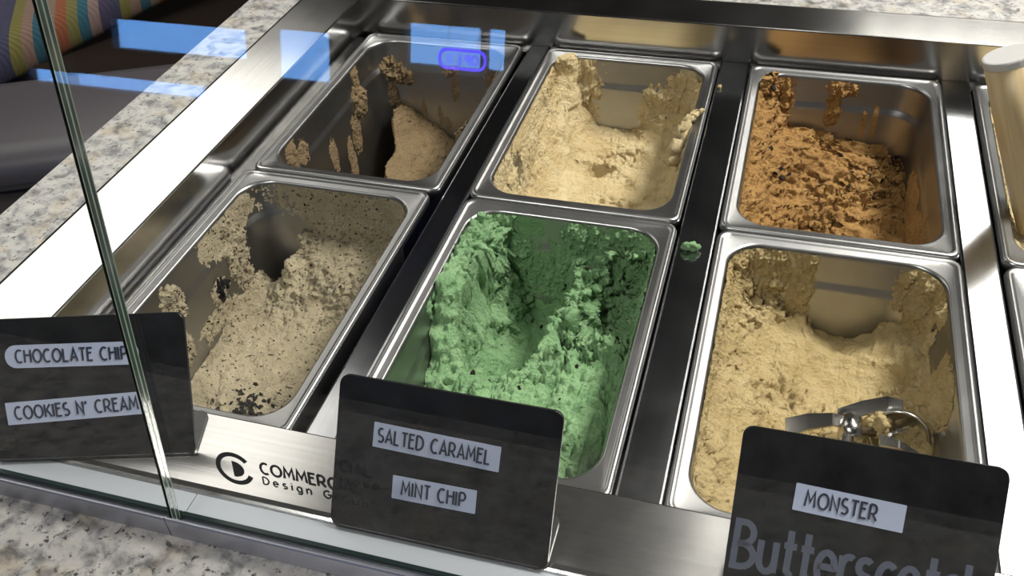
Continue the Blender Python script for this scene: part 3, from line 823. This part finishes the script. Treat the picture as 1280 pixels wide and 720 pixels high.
# ------------------------------------------------------------------ dropped bits
def lump_obj(name, loc, s, m, label, cat, seed, sub=3, group=None):
    r = np.random.RandomState(seed); bm = bmesh.new()
    bmesh.ops.create_icosphere(bm, subdivisions=sub, radius=1)
    P = np.array([q.co[:] for q in bm.verts]); n = fbm(P + seed, 1.5, 5, 0.65, seed)
    for q, k in zip(bm.verts, n):
        q.co = Vector((q.co.x * s[0], q.co.y * s[1], q.co.z * s[2])) * (1 + 1.1 * float(k))
    zmin = min(q.co.z for q in bm.verts)
    for q in bm.verts: q.co.z -= zmin
    o = link(name, bm_mesh(name, bm), m, smooth=True, loc=loc)
    tag(o, label, cat, group); return o
lump_obj('mint_crumb', (0.2205, -0.0285, -0.003), (0.0062, 0.0038, 0.0034), M['ice_mint'], 'green crumb of mint ice cream dropped on the steel divider bar', 'crumb', 3)
lump_obj('ice_cream_drop', (0.2135, 0.226, -0.003), (0.0022, 0.0022, 0.0016), M['ice_but'], 'tiny cream drop on the divider bar by the pale caramel tub', 'crumb', 9)
# tongue of caramel over its pan rim
bm = bmesh.new()
r_ = random.Random(8); pts = []; rad = []
cp = [Vector(p) for p in ((0.1835, 0.130, -0.030), (0.1885, 0.141, -0.014), (0.1915, 0.151, -0.001), (0.1968, 0.161, 0.0032), (0.2025, 0.168, 0.0036))]
for k in range(29):
    t = k / 7; i = min(int(t), 3); p = cp[i].lerp(cp[i + 1], t - i)
    pts.append(p + Vector((r_.uniform(-1, 1), r_.uniform(-1, 1), r_.uniform(-0.5, 1))) * 0.0009)
    rad.append((0.0072 - 0.0042 * k / 28) * r_.uniform(0.72, 1.2))
tube(bm, pts, rad, 22)
Pn = np.array([q.co[:] for q in bm.verts]); dn = fbm(Pn, 210, 3, 0.7, 71); dm = fbm(Pn, 230, 3, 0.7, 91)
for q, k, k2 in zip(bm.verts, dn, dm): q.co += Vector((float(k) * 0.0035, float(k2) * 0.0035, float(k) * 0.0025))
tn = link('overflow_tongue', bm_mesh('overflow_tongue', bm), M['ice_car'], ca, smooth=True)
tn.location = (-PANS['car'][0], -PANS['car'][1], 0)

# ------------------------------------------------------------------ metal scoop lying in the golden ice cream
sc = empty('ice_cream_scoop', (PANS['but'][0] + 0.036, PANS['but'][1] - 0.008, -0.056), (R(8), R(-6), R(8)))
tag(sc, 'metal lever ice cream scoop lying in the golden ice cream', 'scoop')
bm = bmesh.new()   # hemispherical bowl, opening towards the viewer and up
NB, MB = 24, 9; rings = []
for k in range(MB + 1):
    a = k / MB * math.pi / 2; rad, dep = 0.0185 * math.cos(a), 0.0185 * math.sin(a)
    rings.append([bm.verts.new((rad * math.cos(t), rad * math.sin(t), -dep)) for t in (2 * math.pi * i / NB for i in range(NB))] if k < MB else [bm.verts.new((0, 0, -0.0185))])
for k in range(MB - 1):
    for i in range(NB): bm.faces.new((rings[k][i], rings[k][(i + 1) % NB], rings[k + 1][(i + 1) % NB], rings[k + 1][i]))
for i in range(NB): bm.faces.new((rings[-2][i], rings[-2][(i + 1) % NB], rings[-1][0]))
bo = link('bowl', bm_mesh('bowl', bm), M['scoop_steel'], sc, smooth=True)
bo.location = (0.0165, 0.003, 0.008); bo.rotation_euler = (R(60), R(-30), 0)
md = bo.modifiers.new('thick', 'SOLIDIFY'); md.thickness = 0.0012
bm = bmesh.new(); p = [(0.0185 * math.cos(t), 0.0185 * math.sin(t), 0) for t in np.linspace(0, 2 * math.pi, 33)]
tube(bm, p, 0.0011, 6, False); e = link('bowl_rim', bm_mesh('bowl_rim', bm), M['scoop_steel'], bo, smooth=True)
bm = bmesh.new()   # sweeping blade
for i in range(12):
    a0, a1 = R(15 + i * 12), R(15 + (i + 1) * 12)
    q = [bm.verts.new((0.0170 * math.cos(a), y, -0.0170 * math.sin(a))) for a in (a0, a1) for y in (-0.004, 0.004)]
    bm.faces.new((q[0], q[1], q[3], q[2]))
sb = link('sweep_blade', bm_mesh('sweep_blade', bm), M['scoop_steel'], bo)
bm = bmesh.new(); tube(bm, [(0.004, 0.005, 0.011), (-0.015, 0.001, 0.016), (-0.024, -0.020, 0.026), (-0.029, -0.060, 0.050), (-0.032, -0.112, 0.0840)], [0.0035, 0.0045, 0.0045, 0.006, 0.0075], 14)
link('shaft', bm_mesh('shaft', bm), M['scoop_steel'], sc, smooth=True)
bm = bmesh.new(); tube(bm, [(-0.016, -0.006, 0.0165), (-0.014, 0.010, 0.0175)], 0.0078, 18)
link('pivot_collar', bm_mesh('pivot_collar', bm), M['scoop_steel'], sc, smooth=True)
bm = bmesh.new(); tube(bm, [(-0.014, 0.009, 0.0175), (-0.0135, 0.012, 0.0177)], 0.0055, 14)
link('pivot_cap', bm_mesh('pivot_cap', bm), M['scoop_steel'], sc, smooth=True)
def blade(name, pts, w0, w1, th, parent):
    bm = bmesh.new(); L = []
    for i, (x, y, z) in enumerate(pts):
        w = w0 + (w1 - w0) * i / (len(pts) - 1)
        L.append([bm.verts.new(q) for q in ((x, y - w, z), (x, y + w * 0.5, z + w * 1.5), (x, y + w * 0.5, z + w * 1.5 + th), (x, y - w, z + th))])
    for a, b in zip(L, L[1:]):
        for i in range(4): bm.faces.new((a[i], a[(i + 1) % 4], b[(i + 1) % 4], b[i]))
    bm.faces.new(L[0]); bm.faces.new(L[-1])
    bmesh.ops.bevel(bm, geom=bm.edges[:], offset=th * 0.3, segments=1, affect='EDGES')
    return link(name, bm_mesh(name, bm), M['scoop_steel'], parent)
blade('thumb_lever', [(-0.010, 0.006, 0.016), (-0.026, 0.008, 0.018), (-0.042, 0.009, 0.013), (-0.056, 0.008, 0.006)], 0.003, 0.0065, 0.0012, sc)
blade('gear_guard', [(-0.022, 0.014, 0.012), (-0.006, 0.018, 0.016), (0.010, 0.020, 0.019), (0.020, 0.019, 0.016)], 0.005, 0.0045, 0.0014, sc)
bm = bmesh.new(); bmesh.ops.create_icosphere(bm, subdivisions=4, radius=1)
Pn = np.array([q.co[:] for q in bm.verts]); dn = fbm(Pn + 9, 1.4, 5, 0.65, 15)
for q, k in zip(bm.verts, dn): q.co = Vector((q.co.x * 0.008, q.co.y * 0.009, q.co.z * 0.010)) * (1 + 0.9 * float(k))
lu = link('stuck_ice_cream', bm_mesh('stuck_ice_cream', bm), M['ice_but'], sc, smooth=True); lu.location = (0.004, 0.010, 0.013)
blade('squeeze_lever', [(0.002, -0.004, 0.012), (0.014, -0.008, 0.013), (0.026, -0.013, 0.008)], 0.004, 0.002, 0.0018, sc)

# ------------------------------------------------------------------ scoop with the thick tan handle
def handle_mat():
    m, nt, b = mat('tan_handle')
    f = noise(nt, 1, 4, 0.6, stretch=(160, 160, 8))
    nt.links.new(ramp(nt, f, [(0.3, (0.46, 0.33, 0.17)), (0.7, (0.66, 0.52, 0.30))]), b.inputs['Base Color'])
    b.inputs['Roughness'].default_value = 0.4
    return m
M['tan'] = handle_mat(); M['cap'] = plain('grey_end_cap', (0.52, 0.51, 0.50), 0.4)
top = Vector((0.4210, 0.0900, 0.120)); bot = Vector((0.4905, 0.0710, -0.045))
ax = (top - bot); ln = ax.length; ax.normalize()
hd = empty('handled_scoop', bot); hd.rotation_mode = 'QUATERNION'; hd.rotation_quaternion = Vector((0, 0, 1)).rotation_difference(ax)
tag(hd, 'thick tan scoop handle with grey end cap standing in beige ice cream', 'scoop')
bm = bmesh.new(); tube(bm, [(0, 0, 0.028), (0, 0, 0.034), (0, 0, 0.06), (0, 0, 0.12), (0, 0, ln - 0.005)], [0.011, 0.0140, 0.0152, 0.0163, 0.0168], 28)
link('handle', bm_mesh('handle', bm), M['tan'], hd, smooth=False).data.polygons.foreach_set('use_smooth', [True] * (28 * 4) + [False] * 2)
bm = bmesh.new(); tube(bm, [(0, 0, ln - 0.006), (0, 0, ln - 0.0015), (0, 0, ln - 0.0004), (0, 0, ln)], [0.0171, 0.0173, 0.0167, 0.0155], 28)
link('end_cap', bm_mesh('end_cap', bm), M['cap'], hd)
bm = bmesh.new(); tube(bm, [(0, 0, 0.03), (0, 0, 0.0), (0, 0, -0.02)], [0.008, 0.010, 0.018], 16)
link('scoop_head', bm_mesh('scoop_head', bm), M['scoop_steel'], hd, smooth=True)

# ------------------------------------------------------------------ flavour signs
SW, SH = 0.1175, 0.0828
def sign(x, y, yaw, tilt, label, chamfer=False):
    s = empty('flavour_sign', (x, y, H + 0.0004), (0, 0, yaw)); tag(s, label, 'sign', 'flavour signs')
    face = bpy.data.objects.new('board', None)
    pts = rr(SW / 2, SH / 2, 0.005, 6, SW / 2, SH / 2)
    b = extrude_poly('board', pts, -0.0022, 0, M['board'], s, bev=0.0004, seg=1)
    bpy.data.objects.remove(face)
    b.rotation_euler = (math.pi / 2 - tilt, 0, 0)
    foot = extrude_poly('foot', rr(SW / 2 - 0.0005, 0.016, 0.004, 5, SW / 2, 0.0155), -0.0004, 0.0014, M['board_foot'], s, bev=0.0003, seg=1)
    foot.location = (0, 0.0012, 0)
    return s, b
def strip(b, x0, y0, x1, y1, rot, words, rounded=False, tw=None, h=0.0072, lx=None, cap=None, round_ends=False, tint=None):
    e = box
    hx, hy = (x1 - x0) / 2, (y1 - y0) / 2
    o = extrude_poly('label_strip', rr(hx, hy, hy * 0.98 if round_ends else 0.0004, 8 if round_ends else 2), 0, 0.0002, tint or M['label'], b)
    o.location = ((x0 + x1) / 2, (y0 + y1) / 2, 0.0001); o.rotation_euler = (0, 0, rot)
    tw = tw or (x1 - x0) * 0.86
    lettering('lettering', words, -tw / 2 if lx is None else lx - hx, -h / 2 + 0.0002, h, tw, 0.00105, M['navy_ink'], o, 0.0003)
    return o
s1, b1 = sign(-0.1347, -0.3575, 0.2866, 0.5777, 'black chalkboard sign with chocolate chip and cookies n cream labels')
strip(b1, 0.0140, 0.0544, 0.0905, 0.0676, -0.006, 'CHOCOLATE CHIP', round_ends=True, tw=0.0640)
strip(b1, 0.0110, 0.0236, 0.0925, 0.0366, 0.048, "COOKIES N' CREAM", tw=0.0715)
s2, b2 = sign(0.0729, -0.3487, 0.0091, 0.5612, 'black chalkboard sign with salted caramel and mint chip labels')
strip(b2, 0.0205, 0.0470, 0.0880, 0.0602, -0.014, 'SALTED CARAMEL', tw=0.0600, lx=0.0028)
M['label_blue_cast'] = plain('label_tape_blue_cast', (0.42, 0.42, 0.68), 0.3)  # unused; white tape with the neon's blue reflection put into its colour
strip(b2, 0.0330, 0.0222, 0.0780, 0.0346, 0.012, 'MINT CHIP', tw=0.0345)
s3, b3 = sign(0.2745, -0.3383, 0.0122, 0.6989, 'black chalkboard sign with a monster label and handwritten butterscotch')
strip(b3, 0.0272, 0.0460, 0.0766, 0.0590, -0.030, 'MONSTER', tw=0.0325, lx=0.0052)
lettering('chalk_writing', 'Butterscotch', 0.0035, 0.0150, 0.0215, 0.1120, 0.0031, M['chalk'], b3, 0.0001, gap=0.07, slant=0.02)

# ------------------------------------------------------------------ sneeze guard
TILT = R(9.97)
gx = -0.0078; gap = 0.0016
def pane(x0, x1, label):
    """local x along the counter, local y up the slope, local z out towards the customer"""
    g = empty('glass_pane', (0, -0.3672, 0.0357), (math.pi / 2 - TILT, 0, 0)); tag(g, label, 'glass pane')
    th = 0.0030; top_ = 0.46
    v = [(x0, 0, -th), (x1, 0, -th), (x1, top_, -th), (x0, top_, -th), (x0, 0, th), (x1, 0, th), (x1, top_, th), (x0, top_, th)]
    sh = link('sheet', mesh('sheet', v, [(0, 3, 2, 1), (4, 5, 6, 7)]), M['glass'], g)
    for q in ((0, 4, 7, 3), (1, 2, 6, 5), (3, 7, 6, 2)):
        A, B, C_, D = [Vector(v[i]) for i in q]
        fr = (0, 0.10, 0.40, 0.55, 0.9, 1)
        V_ = [p for k in fr for p in (A.lerp(B, k), D.lerp(C_, k))] if q[0] != 1 else [p for k in fr for p in (A.lerp(D, k), B.lerp(C_, k))]
        eo = link('polished_edge', mesh('polished_edge', V_, [(2 * k, 2 * k + 2, 2 * k + 3, 2 * k + 1) for k in range(5)]), M['glass_edge'], g)
        eo.data.materials.append(M['glass_arris'])
        for k in (0, 2, 4): eo.data.polygons[k].material_index = 1
    return g
pane(-0.95, gx - gap, 'tall clear glass sneeze guard pane in front of the chocolate chip sign')
gR = pane(gx, 1.30, 'tall clear glass sneeze guard pane with the black printed logo')
for x0, x1, lab in ((-0.95, gx - 0.0006, 'grey aluminium glass channel on granite in front of the chocolate chip sign'),
                    (gx + 0.0002, 1.30, 'grey aluminium glass channel on granite below the printed logo glass')):
    c = empty('glazing_channel', ((x0 + x1) / 2, -0.36, GZ)); tag(c, lab, 'channel')
    w = (x1 - x0) / 2
    profile_x('rail', [(-0.0140, 0.0003), (-0.0140, 0.0142), (-0.0134, 0.0150), (-0.0125, 0.0150), (-0.0119, 0.0142), (-0.0119, 0.0022), (0.0, 0.0022), (0.0, 0.0003)], -w, w, M['alu'], c)
    profile_x('refraction_band', [(-0.0040, 0.0022), (-0.0040, 0.0044), (-0.0034, 0.0052), (-0.0008, 0.0046), (0.0, 0.0022)], -w, w, M['refraction_band'], c)  # added strip standing in for the refraction along the glass bottom
    profile_x('base_strip', [(0.0001, 0.0003), (0.0001, 0.0016), (0.0128, 0.0016), (0.0128, 0.0003)], -w if x0 < -0.1 else -w - 0.0002, w, M['alu_in'], c)

# printed logo on the outer face of the glass
dz0 = 0.0030; oy = 0.0123 / math.cos(TILT)
def lg(x, y): return x, y + oy
bm = ribbons([[lg(x, y) for x, y in arc(0.0375, 0.0402, 0.0090, 0.0090, 38, 340, 40)]], 0.0026)
me = bpy.data.meshes.new('logo_ring'); bm.to_mesh(me); bm.free(); link('logo_ring', me, M['ink'], gR).location = (0, 0, dz0)
d = [lg(0.0366, 0.0450)] + [lg(x, y) for x, y in arc(0.0370, 0.0400, 0.0058, 0.0050, 90, -90, 12)] + [lg(0.0366, 0.0350)]
extrude_poly('logo_mark', d, dz0, dz0 + 0.00015, M['ink'], gR)
lettering('logo_lettering', 'COMMERCIAL', 0.0524, 0.0410 + oy, 0.0068, 0.0530, 0.00135, M['ink'], gR, dz0, gap=0.14)
lettering('logo_lettering', 'Design Group', 0.0526, 0.0340 + oy, 0.0047, 0.0560, 0.00085, M['ink'], gR, dz0, gap=0.42)
